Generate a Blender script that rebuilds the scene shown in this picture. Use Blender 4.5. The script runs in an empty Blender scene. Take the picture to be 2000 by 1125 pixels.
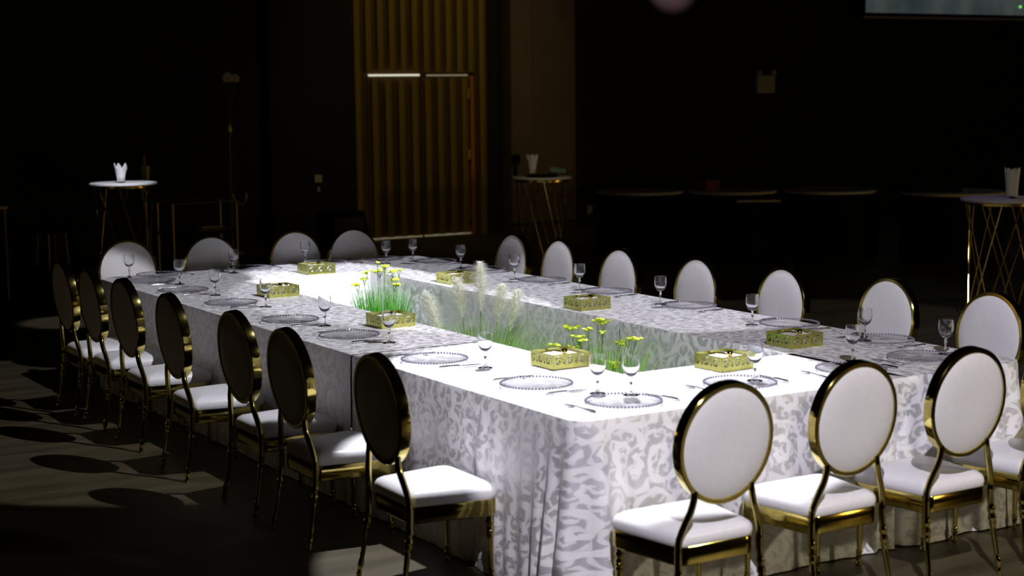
import bpy, bmesh, math, random
from mathutils import Vector, Matrix, Euler
random.seed(7)
S = bpy.context.scene
COL = S.collection
PI = math.pi
W, L, ARM, ZT = 2.475, 5.887, 0.77, 0.75      # outer table rectangle, arm depth, table height

# ------------------------------------------------------------------ camera
cam_d = bpy.data.cameras.new('camera'); cam = bpy.data.objects.new('camera', cam_d); COL.objects.link(cam)
yaw, pitch, roll = -0.5506, 0.1229, -0.0107
fw = Vector((-math.sin(yaw)*math.cos(pitch), math.cos(yaw)*math.cos(pitch), -math.sin(pitch)))
rt = Vector((math.cos(yaw), math.sin(yaw), 0)); up = rt.cross(fw)
r2 = rt*math.cos(roll)+up*math.sin(roll); u2 = -rt*math.sin(roll)+up*math.cos(roll)
cam.matrix_world = Matrix(((r2.x,u2.x,-fw.x,-3.4178),(r2.y,u2.y,-fw.y,-5.1009),(r2.z,u2.z,-fw.z,2.0287),(0,0,0,1)))
cam_d.sensor_width = 36; cam_d.lens = 36*3205.93/2000; cam_d.clip_end = 200
cam_d.dof.use_dof = True; cam_d.dof.focus_distance = 9.2; cam_d.dof.aperture_fstop = 2.6
S.camera = cam
# ------------------------------------------------------------------ world and light
wd = bpy.data.worlds.new('world'); S.world = wd; wd.use_nodes = True
wd.node_tree.nodes['Background'].inputs[0].default_value = (0.9, 0.8, 0.55, 1)
wd.node_tree.nodes['Background'].inputs[1].default_value = 0.0012
S.view_settings.view_transform = 'Standard'; S.view_settings.look = 'None'
S.view_settings.exposure = 0.0; S.view_settings.gamma = 1.0; S.view_settings.use_curve_mapping = False

def spot(name, loc, tgt, power, half, color=(1,1,1), blend=0.03, radius=0.04):
    d = bpy.data.lights.new(name, 'SPOT'); d.energy = power; d.color = color
    d.spot_size = math.radians(2*half); d.spot_blend = blend; d.shadow_soft_size = radius
    o = bpy.data.objects.new(name, d); COL.objects.link(o); o.location = loc
    o.rotation_euler = (Vector(tgt)-Vector(loc)).to_track_quat('-Z', 'Y').to_euler()
    return o
def point(name, loc, power, color, radius=0.1):
    d = bpy.data.lights.new(name, 'POINT'); d.energy = power; d.color = color; d.shadow_soft_size = radius
    o = bpy.data.objects.new(name, d); COL.objects.link(o); o.location = loc
    return o
COOL = (0.93, 0.92, 1.0)
spot('front_of_house_spot', (-2.8,-5.8,7.0), (2.45,0.85,0.5), 2900, 13.6, (0.93,0.885,1.0), 0.03)
spot('near_pool_spot', (1.75,2.4,7.3), (0.66,0.85,0.75), 3700, 9.0, COOL, 0.03)
spot('far_pool_spot', (1.45,-6.0,7.2), (1.42,4.80,0.75), 14000, 2.62, COOL, 0.04)
spot('left_wash_spot', (2.9,-1.7,7.2), (0.15,3.78,0.75), 2350, 11.1, COOL, 0.04)
spot('right_wash_spot', (3.3,2.6,7.3), (2.55,3.55,0.75), 950, 18.5, COOL, 0.06)
spot('cocktail_table_spot', (0.8,6.0,6.5), (1.9,11.05,1.1), 2200, 2.6, COOL, 0.1)
spot('warm_side_spot', (5.2,-7.2,3.8), (0.9,0.3,0.4), 520, 15, (1.0,0.86,0.55), 0.6, 0.22)
spot('middle_table_fill', (3.2,2.5,6.2), (5.8,9.3,1.1), 230, 2.6, (1.0,0.82,0.5), 0.6)  # warm fill added to lift the napkin on the middle table
spot('right_table_fill', (2.0,-3.0,6.4), (6.85,4.0,1.1), 200, 2.6, (1.0,0.84,0.5), 0.6)  # another added fill, brightens the napkin on the right table
spot('door_wall_wash', (7.2,10.5,6.5), (7.1,14.3,1.6), 75, 28, (1.0,0.80,0.28), 0.8, 0.2)
spot('pillar_wash', (9.0,11.0,6.0), (9.0,14.3,2.4), 13, 30, (1.0,0.78,0.55), 0.9, 0.2)
spot('wall_pink_spot', (9.5,9.0,5.0), (11.3,14.3,3.62), 2600, 5.2, (1.0,0.62,0.68), 0.7)
spot('violet_floor_spot', (7.0,6.0,6.5), (6.5,3.5,0), 70, 20, (0.55,0.42,1.0), 0.9, 0.2)
point('warm_glint_light_right', (11.5,1.5,1.1), 75, (1.0,0.62,0.18), 0.25)  # unseen warm light added for orange glints on rods and chair rims
point('warm_glint_light_left', (-5.5,7.0,1.4), 8, (1.0,0.62,0.18), 0.25)  # second unseen light, added at the left so the lattice rods glint
spot('aisle_floor_spot', (1.2,7.2,7.0), (0.75,9.15,0), 750, 3.6, COOL, 0.5)
point('warm_glint_light_front', (6.5,-6.0,1.3), 30, (1.0,0.66,0.22), 0.25)  # unseen low light added for glints on the near chair legs

# ------------------------------------------------------------------ materials
def mat(name, color=(0.8,0.8,0.8), rough=0.5, metal=0.0, **kw):
    m = bpy.data.materials.new(name); m.use_nodes = True
    b = m.node_tree.nodes['Principled BSDF']
    b.inputs['Base Color'].default_value = (*color, 1); b.inputs['Roughness'].default_value = rough
    b.inputs['Metallic'].default_value = metal
    for k, v in kw.items():
        b.inputs[k.replace('_', ' ')].default_value = v
    return m
class NT:
    def __init__(s, m): s.t = m.node_tree; s.n = s.t.nodes; s.l = s.t.links; s.b = s.n['Principled BSDF']
    def add(s, typ, **kw):
        n = s.n.new(typ)
        for k, v in kw.items(): setattr(n, k, v)
        return n
    def put(s, sock, v):
        if isinstance(v, bpy.types.NodeSocket): s.l.new(v, sock)
        else: sock.default_value = v
    def math(s, op, a, b=None, c=None):
        n = s.add('ShaderNodeMath', operation=op)
        for i, v in enumerate((a, b, c)):
            if v is not None: s.put(n.inputs[i], v)
        return n.outputs[0]
    def mixc(s, f, a, b):
        n = s.add('ShaderNodeMix', data_type='RGBA'); s.put(n.inputs[0], f); s.put(n.inputs[6], a); s.put(n.inputs[7], b)
        return n.outputs[2]
    def ramp(s, v, lo, hi):
        n = s.add('ShaderNodeMapRange', interpolation_type='SMOOTHSTEP'); s.put(n.inputs[0], v)
        n.inputs[1].default_value = lo; n.inputs[2].default_value = hi
        return n.outputs[0]
    def noise(s, vec, scale, detail=2, rough=0.5):
        n = s.add('ShaderNodeTexNoise'); n.inputs['Scale'].default_value = scale; n.inputs['Detail'].default_value = detail
        n.inputs['Roughness'].default_value = rough
        if vec is not None: s.l.new(vec, n.inputs['Vector'])
        return n

def noisy(name, c1, c2, scale=8, rough=0.5, metal=0.0, bump=0.0, stretch=(1,1,1), **kw):
    m = mat(name, c1, rough, metal, **kw); t = NT(m)
    co = t.add('ShaderNodeTexCoord'); mp = t.add('ShaderNodeMapping'); mp.inputs['Scale'].default_value = stretch
    t.l.new(co.outputs['Object'], mp.inputs[0])
    n = t.noise(mp.outputs[0], scale, 4)
    t.put(t.b.inputs['Base Color'], t.mixc(t.ramp(n.outputs[0], .3, .7), (*c1,1), (*c2,1)))
    if bump:
        bp = t.add('ShaderNodeBump'); bp.inputs['Strength'].default_value = bump; bp.inputs['Distance'].default_value = 0.01
        t.l.new(n.outputs[0], bp.inputs['Height']); t.l.new(bp.outputs[0], t.b.inputs['Normal'])
    return m

def damask():
    m = mat('white_damask', rough=0.5); t = NT(m)
    uv = t.add('ShaderNodeUVMap').outputs[0]
    ns = t.noise(uv, 7, 2)
    off = t.add('ShaderNodeVectorMath', operation='MULTIPLY_ADD')
    t.l.new(ns.outputs['Color'], off.inputs[0]); off.inputs[1].default_value = (.05,.05,0); t.l.new(uv, off.inputs[2])
    P = off.outputs[0]
    def curls(scale, tight, lo, hi, seed):
        sh = t.add('ShaderNodeVectorMath', operation='ADD'); t.l.new(P, sh.inputs[0]); sh.inputs[1].default_value = (seed, seed*.7, 0)
        v = t.add('ShaderNodeTexVoronoi', voronoi_dimensions='2D'); v.inputs['Scale'].default_value = scale
        v.inputs['Randomness'].default_value = .85; t.l.new(sh.outputs[0], v.inputs['Vector'])
        d = t.add('ShaderNodeVectorMath', operation='SUBTRACT'); t.l.new(sh.outputs[0], d.inputs[0]); t.l.new(v.outputs['Position'], d.inputs[1])
        s = t.add('ShaderNodeSeparateXYZ'); t.l.new(d.outputs[0], s.inputs[0])
        ln = t.add('ShaderNodeVectorMath', operation='LENGTH'); t.l.new(d.outputs[0], ln.inputs[0])
        ang = t.math('ARCTAN2', s.outputs[1], s.outputs[0])
        sc = t.add('ShaderNodeSeparateColor'); t.l.new(v.outputs['Color'], sc.inputs[0])
        sign = t.math('SUBTRACT', t.math('MULTIPLY', t.math('GREATER_THAN', sc.outputs[0], .5), 2.0), 1.0)
        ph = t.math('ADD', t.math('MULTIPLY', ang, sign), t.math('MULTIPLY', ln.outputs['Value'], tight))
        ph = t.math('ADD', ph, t.math('MULTIPLY', sc.outputs[1], 6.28))
        wv = t.math('SINE', ph)
        leaf = t.math('MULTIPLY', t.math('SINE', t.math('MULTIPLY', ang, 6.0)), .32)
        return t.ramp(t.math('ADD', wv, leaf), lo, hi)
    a = curls(5.4, 84.0, .15, .55, 3.1)
    b = curls(12.0, 150.0, .20, .55, 9.7)
    msk = t.math('MAXIMUM', a, t.math('MULTIPLY', b, .8))
    fine = t.noise(uv, 260, 1)
    colr = t.mixc(msk, (.70,.70,.73,1), (.85,.85,.86,1))
    t.put(t.b.inputs['Base Color'], colr)
    t.put(t.b.inputs['Roughness'], t.math('MULTIPLY_ADD', msk, .12, .50))
    t.put(t.b.inputs['Metallic'], t.math('MULTIPLY_ADD', msk, -.50, .50))
    t.b.inputs['Sheen Weight'].default_value = .15
    big = t.noise(uv, 9, 3)
    h = t.math('ADD', t.math('MULTIPLY', msk, .35), t.math('MULTIPLY', big.outputs[0], 1.2))
    h = t.math('ADD', h, t.math('MULTIPLY', fine.outputs[0], .15))
    bp = t.add('ShaderNodeBump'); bp.inputs['Strength'].default_value = .35; bp.inputs['Distance'].default_value = .004
    t.l.new(h, bp.inputs['Height']); t.l.new(bp.outputs[0], t.b.inputs['Normal'])
    return m

def thin_glass(name, tint, ior=1.45, rough=0.0):
    m = bpy.data.materials.new(name); m.use_nodes = True; nt = m.node_tree; nt.nodes.clear()
    o = nt.nodes.new('ShaderNodeOutputMaterial'); mx = nt.nodes.new('ShaderNodeMixShader')
    tr = nt.nodes.new('ShaderNodeBsdfTransparent'); tr.inputs[0].default_value = (*tint, 1)
    gl = nt.nodes.new('ShaderNodeBsdfGlossy'); gl.inputs['Roughness'].default_value = rough
    fr = nt.nodes.new('ShaderNodeFresnel'); ge = nt.nodes.new('ShaderNodeNewGeometry'); mr = nt.nodes.new('ShaderNodeMapRange')
    mr.inputs[3].default_value = ior; mr.inputs[4].default_value = 1/ior     # same reflectance from either face of the sheet
    nt.links.new(ge.outputs['Backfacing'], mr.inputs[0]); nt.links.new(mr.outputs[0], fr.inputs[0])
    nt.links.new(fr.outputs[0], mx.inputs[0]); nt.links.new(tr.outputs[0], mx.inputs[1]); nt.links.new(gl.outputs[0], mx.inputs[2])
    nt.links.new(mx.outputs[0], o.inputs[0])
    return m
def emit(name, color, strength):
    m = bpy.data.materials.new(name); m.use_nodes = True; b = m.node_tree.nodes['Principled BSDF']
    b.inputs['Base Color'].default_value = (0,0,0,1); b.inputs['Emission Color'].default_value = (*color,1)
    b.inputs['Emission Strength'].default_value = strength
    return m

M = {}
M['cloth'] = damask()
M['gold'] = noisy('polished_gold', (.56,.46,.14), (.48,.39,.11), 30, .09, 1.0)
M['goldsatin'] = noisy('satin_gold', (.50,.50,.16), (.42,.42,.12), 60, .32, 1.0)
M['leather'] = noisy('white_leatherette', (.80,.80,.82), (.84,.83,.84), 40, .33, 0, .06)
M['glass'] = thin_glass('clear_thin_glass', (.985,.985,.99), 1.28)
M['crystal'] = mat('clear_crystal', (.96,.97,1.0), .02, 0, Transmission_Weight=1.0, IOR=1.48)
M['bead'] = mat('bead_glass', (.36,.33,.42), .05, 0, Transmission_Weight=.6, IOR=1.5)  # grey violet tint paints in the darkness that clear beads would refract
M['goldrod'] = noisy('brushed_gold', (.82,.62,.20), (.74,.54,.16), 30, .24, 1.0)
M['steel'] = noisy('polished_steel', (.72,.71,.74), (.66,.65,.68), 50, .16, 1.0)
M['napkin'] = noisy('white_napkin', (.82,.82,.82), (.76,.77,.78), 60, .8, 0, .1)
M['marble'] = noisy('white_tabletop', (.85,.85,.87), (.75,.75,.78), 6, .3)
M['flower'] = noisy('lime_flower', (.55,.75,.03), (.70,.82,.08), 40, .6)
M['stem'] = noisy('plant_stem', (.10,.20,.05), (.16,.28,.08), 20, .6)
def leafy(name, c1, c2, scale, tr=.45):
    m = noisy(name, c1, c2, scale, .55); t = NT(m)
    out = [n for n in t.n if n.type == 'OUTPUT_MATERIAL'][0]
    tl = t.add('ShaderNodeBsdfTranslucent'); mx = t.add('ShaderNodeMixShader'); mx.inputs[0].default_value = tr
    src = t.b.inputs['Base Color'].links[0].from_socket
    t.l.new(src, tl.inputs[0]); t.l.new(t.b.outputs[0], mx.inputs[1]); t.l.new(tl.outputs[0], mx.inputs[2]); t.l.new(mx.outputs[0], out.inputs[0])
    return m
M['grass'] = leafy('green_grass', (.04,.26,.02), (.15,.48,.06), 12)
M['grassp'] = leafy('pale_green_grass', (.24,.55,.06), (.45,.74,.24), 14)
M['plume'] = leafy('cream_plume', (.96,.97,.90), (.94,.95,.86), 30, .5)
M['pot'] = noisy('dark_pot', (.03,.03,.03), (.05,.045,.04), 10, .6)
M['black'] = noisy('black_surface', (.004,.004,.004), (.006,.006,.006), 6, .8, 0, 0, (1,1,1), Specular_IOR_Level=.1)
M['darkwall'] = noisy('dark_wall', (.017,.015,.015), (.021,.018,.018), 1.2, .85)
M['ceil'] = noisy('dark_ceiling', (.008,.008,.008), (.012,.012,.012), 2, .9)
M['slat'] = noisy('gold_panel', (.42,.30,.05), (.34,.24,.04), 1.0, .5, .25, 0, (6,6,.6))
M['slatback'] = noisy('dark_groove', (.14,.085,.03), (.10,.06,.02), 2, .6)
M['tan'] = noisy('tan_pillar', (.24,.17,.125), (.20,.145,.105), 1.6, .7)
M['orange'] = noisy('copper_jamb', (.80,.30,.04), (.70,.25,.03), 4, .4, .4)
M['hinge'] = noisy('brass_hinge', (.7,.6,.4), (.6,.5,.3), 10, .3, .8)
M['grey'] = noisy('grey_plastic', (.75,.75,.75), (.68,.68,.68), 8, .5)
M['teal'] = noisy('teal_cloth', (.10,.22,.20), (.22,.34,.30), 25, .8)
M['red'] = noisy('dull_red', (.25,.06,.05), (.18,.04,.04), 10, .6)
M['book'] = noisy('pale_paper', (.55,.50,.42), (.45,.42,.36), 20, .7)
M['bone'] = noisy('tan_metal', (.55,.45,.28), (.5,.4,.24), 10, .35, .5)
M['blossom'] = noisy('cream_blossom', (.75,.72,.55), (.8,.78,.7), 10, .7)
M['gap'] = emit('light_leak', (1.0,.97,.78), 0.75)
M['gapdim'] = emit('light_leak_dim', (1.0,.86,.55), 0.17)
M['led'] = emit('green_led', (.25,1.0,.12), 1.0)

def floor_mat():
    m = mat('dark_brown_floor', rough=.42); t = NT(m)
    co = t.add('ShaderNodeTexCoord').outputs['Object']
    mp = t.add('ShaderNodeMapping'); t.l.new(co, mp.inputs[0]); mp.inputs['Rotation'].default_value = (0,0,.5); mp.inputs['Scale'].default_value = (1.0,5.0,1)
    n1 = t.noise(mp.outputs[0], 1.3, 5, .6); n2 = t.noise(co, 3.0, 3)
    c = t.mixc(t.ramp(n1.outputs[0], .35, .65), (.036,.030,.014,1), (.080,.066,.038,1))
    c = t.mixc(t.math('MULTIPLY', n2.outputs[0], .5), c, (.042,.038,.015,1))
    t.put(t.b.inputs['Base Color'], c)
    t.put(t.b.inputs['Roughness'], t.math('MULTIPLY_ADD', n2.outputs[0], .25, .35))
    return m
M['floor'] = floor_mat()

def screen_mat():
    m = emit('projected_picture', (.1,.12,.12), 1.0); t = NT(m)
    co = t.add('ShaderNodeTexCoord').outputs['Object']
    mp = t.add('ShaderNodeMapping'); t.l.new(co, mp.inputs[0]); mp.inputs['Scale'].default_value = (1.2,1,.5)
    n = t.noise(mp.outputs[0], 1.6, 3)
    t.put(t.b.inputs['Emission Color'], t.mixc(t.ramp(n.outputs[0], .3, .7), (.020,.030,.030,1), (.050,.058,.055,1)))
    return m
M['screen'] = screen_mat()

# ------------------------------------------------------------------ mesh helpers
class G:
    def __init__(s): s.v = []; s.f = []; s.uv = None
    def add(s, v, f):
        o = len(s.v); s.v += [tuple(p) for p in v]; s.f += [tuple(i+o for i in q) for q in f]; return s
    def box(s, c, d, rz=0.0, ry=0.0):
        hx, hy, hz = d[0]/2, d[1]/2, d[2]/2
        R = Euler((0, ry, rz)).to_matrix(); c = Vector(c)
        P = [c+R@Vector((x*hx, y*hy, z*hz)) for z in (-1,1) for y in (-1,1) for x in (-1,1)]
        return s.add(P, [(0,2,3,1),(4,5,7,6),(0,1,5,4),(2,6,7,3),(0,4,6,2),(1,3,7,5)])
    def tube(s, pts, rad, n=8, cap=True):
        pts = [Vector(p) for p in pts]; m = len(pts)
        if not isinstance(rad, (list, tuple)): rad = [rad]*m
        V = []; prev = None
        for i in range(m):
            d = (pts[min(i+1,m-1)]-pts[max(i-1,0)])
            if d.length < 1e-9: d = Vector((0,0,1))
            d.normalize()
            if prev is None:
                a = Vector((1,0,0)) if abs(d.x) < .9 else Vector((0,1,0))
                x = (a-d*a.dot(d)).normalized()
            else: x = (prev-d*prev.dot(d)).normalized()
            prev = x; y = d.cross(x)
            V += [pts[i]+(x*math.cos(2*PI*k/n)+y*math.sin(2*PI*k/n))*rad[i] for k in range(n)]
        F = [(i*n+k, i*n+(k+1)%n, (i+1)*n+(k+1)%n, (i+1)*n+k) for i in range(m-1) for k in range(n)]
        if cap: F += [tuple(range(n-1,-1,-1)), tuple((m-1)*n+k for k in range(n))]
        return s.add(V, F)
    def lathe(s, prof, n=24, c=(0,0,0), close=False):
        V = []; F = []; m = len(prof)
        for r, z in prof:
            V += [(c[0]+r*math.cos(2*PI*k/n), c[1]+r*math.sin(2*PI*k/n), c[2]+z) for k in range(n)]
        for i in range(m if close else m-1):
            j = (i+1) % m
            F += [(i*n+k, i*n+(k+1)%n, j*n+(k+1)%n, j*n+k) for k in range(n)]
        if not close:
            F += [tuple(range(n-1,-1,-1)), tuple((m-1)*n+k for k in range(n))]
        return s.add(V, F)
    def loops(s, rings, cap0=True, cap1=True):
        n = len(rings[0]); V = [p for r in rings for p in r]; m = len(rings)
        F = [(i*n+k, i*n+(k+1)%n, (i+1)*n+(k+1)%n, (i+1)*n+k) for i in range(m-1) for k in range(n)]
        if cap0: F.append(tuple(range(n-1,-1,-1)))
        if cap1: F.append(tuple((m-1)*n+k for k in range(n)))
        return s.add(V, F)
    def ball(s, c, r, n=8, m=6, sq=(1,1,1)):
        rings = []
        for i in range(1, m):
            a = PI*i/m
            rings.append([(c[0]+sq[0]*r*math.sin(a)*math.cos(2*PI*k/n), c[1]+sq[1]*r*math.sin(a)*math.sin(2*PI*k/n), c[2]-sq[2]*r*math.cos(a)) for k in range(n)])
        return s.loops(rings)
    def mesh(s, name, m, smooth=True, angle=40):
        me = bpy.data.meshes.new(name); me.from_pydata(s.v, [], s.f); me.materials.append(M[m] if isinstance(m, str) else m)
        me.validate(); me.update()
        bm = bmesh.new(); bm.from_mesh(me); bmesh.ops.recalc_face_normals(bm, faces=bm.faces); bm.to_mesh(me); bm.free()
        if smooth:
            me.polygons.foreach_set('use_smooth', [True]*len(me.polygons)); me.set_sharp_from_angle(angle=math.radians(angle))
        return me

def catmull(P, per=8):
    P = [Vector(p) for p in P]; out = []
    Q = [P[0]*2-P[1]]+P+[P[-1]*2-P[-2]]
    for i in range(1, len(Q)-2):
        for k in range(per):
            t = k/per; a, b, c, d = Q[i-1], Q[i], Q[i+1], Q[i+2]
            out.append(.5*((2*b)+(c-a)*t+(2*a-5*b+4*c-d)*t*t+(3*b-a-3*c+d)*t**3))
    out.append(P[-1]); return out

def ob(name, me, parent=None, loc=(0,0,0), rot=(0,0,0)):
    o = bpy.data.objects.new(name, me); COL.objects.link(o); o.location = loc; o.rotation_euler = rot
    if parent is not None: o.parent = parent
    return o
def tag(o, label, cat, group=None, kind=None):
    if label: o['label'] = label
    if cat: o['category'] = cat
    if group: o['group'] = group
    if kind: o['kind'] = kind
    return o
def struct(name, me, loc=(0,0,0), label=None):
    o = ob(name, me, None, loc); o['kind'] = 'structure'
    if label: o['label'] = label
    return o
def spawn(name, parts, loc, rotz, label, cat, group=None):
    """parts: (name, mesh, [sub-parts (name, mesh)], optional label)"""
    e = ob(name, None, None, loc, (0,0,rotz)); e.empty_display_size = .1
    tag(e, label, cat, group)
    for p in parts:
        o = ob(p[0], p[1], e)
        if len(p) > 3 and p[3]: o['label'] = p[3]
        for q in (p[2] if len(p) > 2 and p[2] else []): ob(q[0], q[1], o)
    return e
def one(name, me, loc, rotz, label, cat, group=None):
    return tag(ob(name, me, None, loc, (0,0,rotz)), label, cat, group)
ORD = ['first','second','third','fourth','fifth','sixth','seventh']

# ------------------------------------------------------------------ the room
X0, X1, Y0, Y1, H = -9.0, 20.5, -12.0, 14.45, 7.6
def plane(v): return G().add(v, [(0,1,2,3)])
struct('floor', G().box(((X0+X1)/2,(Y0+Y1)/2,-.05),(X1-X0,Y1-Y0,.1)).mesh('floor','floor',False), label='dark brown streaked floor')
struct('ceiling', G().box(((X0+X1)/2,(Y0+Y1)/2,H+.05),(X1-X0,Y1-Y0,.1)).mesh('ceiling','ceil',False))
wall_back = struct('wall_back', G().box(((X0+X1)/2,Y1+.1,H/2),(X1-X0,.2,H)).mesh('wall_back','darkwall',False))
struct('wall_left', G().box((X0-.1,(Y0+Y1)/2,H/2),(.2,Y1-Y0,H)).mesh('wall_left','darkwall',False))
struct('wall_right', G().box((X1+.1,(Y0+Y1)/2,H/2),(.2,Y1-Y0,H)).mesh('wall_right','darkwall',False))
struct('wall_front', G().box(((X0+X1)/2,Y0-.1,H/2),(X1-X0,.2,H)).mesh('wall_front','darkwall',False))
# gold ribbed panel with the double doors
GX0, GX1, DX0, DX1, DZ, DM = 6.10, 8.17, 6.335, 7.90, 2.165, 7.13
YB = Y1-.01
pg = G().box(((GX0+GX1)/2, YB-.03, (DZ+H)/2),(GX1-GX0,.06,H-DZ)).box(((GX0+DX0)/2, YB-.03, DZ/2),(DX0-GX0,.06,DZ)).box(((DX1+GX1)/2, YB-.03, DZ/2),(GX1-DX1,.06,DZ))
panel = struct('trim_1', pg.mesh('panel','slatback',False), label='gold ribbed wall panel around the double doors')
def slat(parent, x, w, z0, z1, y=YB-.06, d=.05, m='slat', nm='slat'):
    prof = [(-w/2,0),(-w*.42,-d*.8),(-w*.2,-d),(w*.2,-d),(w*.42,-d*.8),(w/2,0)]
    g = G(); g.loops([[(x+a, y+b, z0) for a, b in prof],[(x+a, y+b, z1) for a, b in prof]])
    return ob(nm, g.mesh('slat', m, True, 50), parent)
pitch_s = .163; n_s = 12
for i in range(n_s):
    x = GX0+.09+i*(GX1-GX0-.18)/(n_s-1)
    z0 = 0.0 if (x < DX0-.05 or x > DX1+.05) else DZ+.05
    slat(panel, x, .105, z0, H-.02)
def door(n, x0, x1, hinge_x=None):
    g = G().box(((x0+x1)/2, YB-.045, DZ/2+.01),(x1-x0-.01,.05,DZ-.03))
    d = struct('door_%d' % n, g.mesh('door','slatback',False), label=('left' if n == 1 else 'right')+' leaf of the gold ribbed double door')
    k = 4 if n == 1 else 4
    for i in range(k):
        x = x0+.10+i*(x1-x0-.2)/(k-1)
        slat(d, x, .11, .03, DZ-.03, YB-.07, .045)
    return d
d1 = door(1, DX0, DM); d2 = door(2, DM, DX1)
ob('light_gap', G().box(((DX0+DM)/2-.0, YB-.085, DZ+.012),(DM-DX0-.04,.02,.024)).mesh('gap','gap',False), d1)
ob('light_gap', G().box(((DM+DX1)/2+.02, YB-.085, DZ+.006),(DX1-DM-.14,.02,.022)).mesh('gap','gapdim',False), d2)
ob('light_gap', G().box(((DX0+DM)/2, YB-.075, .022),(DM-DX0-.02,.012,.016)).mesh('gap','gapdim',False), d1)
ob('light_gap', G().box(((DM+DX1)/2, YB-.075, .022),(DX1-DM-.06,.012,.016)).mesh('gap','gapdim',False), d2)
ob('threshold', G().box(((DX0+DM)/2, YB-.14, .008),(DM-DX0,.10,.016)).mesh('threshold','hinge',False), d1)
ob('threshold', G().box(((DM+DX1)/2, YB-.14, .008),(DX1-DM,.10,.016)).mesh('threshold','hinge',False), d2)
ob('jamb', G().box((DX1-.005, YB-.09, DZ/2),(.055,.08,DZ)).mesh('jamb','orange',False), d2)
for z in (.28, 1.10, 1.92):
    ob('hinge', G().box((DX1-.055, YB-.115, z),(.045,.03,.14)).tube([(DX1-.03,YB-.13,z-.07),(DX1-.03,YB-.13,z+.07)],.012).mesh('hinge','hinge'), d2)
# dark reveal beside the gold panel and the tan pillar
struct('trim_2', G().box((GX0-.6, YB-.08, H/2),(1.16,.16,H)).mesh('reveal','darkwall',False), label='dark wall face left of the gold panel')
pil = struct('trim_3', G().box((8.97, YB-.12, H/2),(1.06,.22,H)).mesh('pillar','tan',False), label='tan panelled pillar right of the gold doors')
for x0, x1 in ((8.445,8.795),(8.803,9.495)):
    ob('panel', G().box(((x0+x1)/2, YB-.24, H/2+.06),(x1-x0,.03,H-.14)).mesh('panel','tan',False), pil)
ob('skirting', G().box((8.97, YB-.25, .05),(1.06,.04,.1)).mesh('skirting','slatback',False), pil)
ob('wall_switch', G().box((8.50, YB-.27, 1.02),(.11,.03,.12)).mesh('switch','black',False), pil)
ob('wall_switch', G().box((8.49, YB-.27, .86),(.05,.03,.13)).mesh('switch','black',False), pil)
# small things on the back wall
g = G().box((13.15, Y1-.03, 2.0),(.34,.06,.27))
pl = spawn('wall_plate', [('body', g.mesh('plate','grey',False)), ('bracket', G().box((13.0,Y1-.05,2.18),(.05,.08,.06)).mesh('b','grey',False)), ('bracket', G().box((13.29,Y1-.05,2.18),(.06,.08,.07)).mesh('b','grey',False))],
           (0,0,0), 0, 'small grey square plate mounted high on the dark back wall', 'wall plate')
one('wall_outlet', G().box((9.9,Y1-.02,.23),(.075,.03,.13)).box((9.9,Y1-.04,.23),(.045,.02,.07)).mesh('outlet','grey',False), (0,0,0), 0, 'small pale wall outlet low down right of the tan pillar', 'outlet')
one('wall_switch_plate', G().box((5.55,YB-.18,.72),(.03,.03,.06)).box((5.55,YB-.18,.86),(.10,.02,.10)).mesh('sw','grey',False), (0,0,0), 0, 'tiny pale switch on dark wall left of the gold doors', 'switch')
# projection screen
sc = spawn('projection_screen', [
    ('picture', G().box((16.75,Y1-.3,4.05),(3.6,.02,1.9)).mesh('pic','screen',False), None, 'grey-green projected picture'),
    ('border', G().box((16.75,Y1-.29,4.05),(3.75,.02,2.05)).mesh('bd','black',False)),
    ('bottom_bar', G().tube([(14.9,Y1-.3,3.03),(18.6,Y1-.3,3.03)],.018,8).mesh('bar','grey')),
    ('indicator_light', G().ball((18.42,Y1-.325,3.24),.022).mesh('led','led'), None, 'green light point')],
    (0,0,0), 0, 'large projection screen hanging high at the right of the back wall', 'screen')

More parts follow.
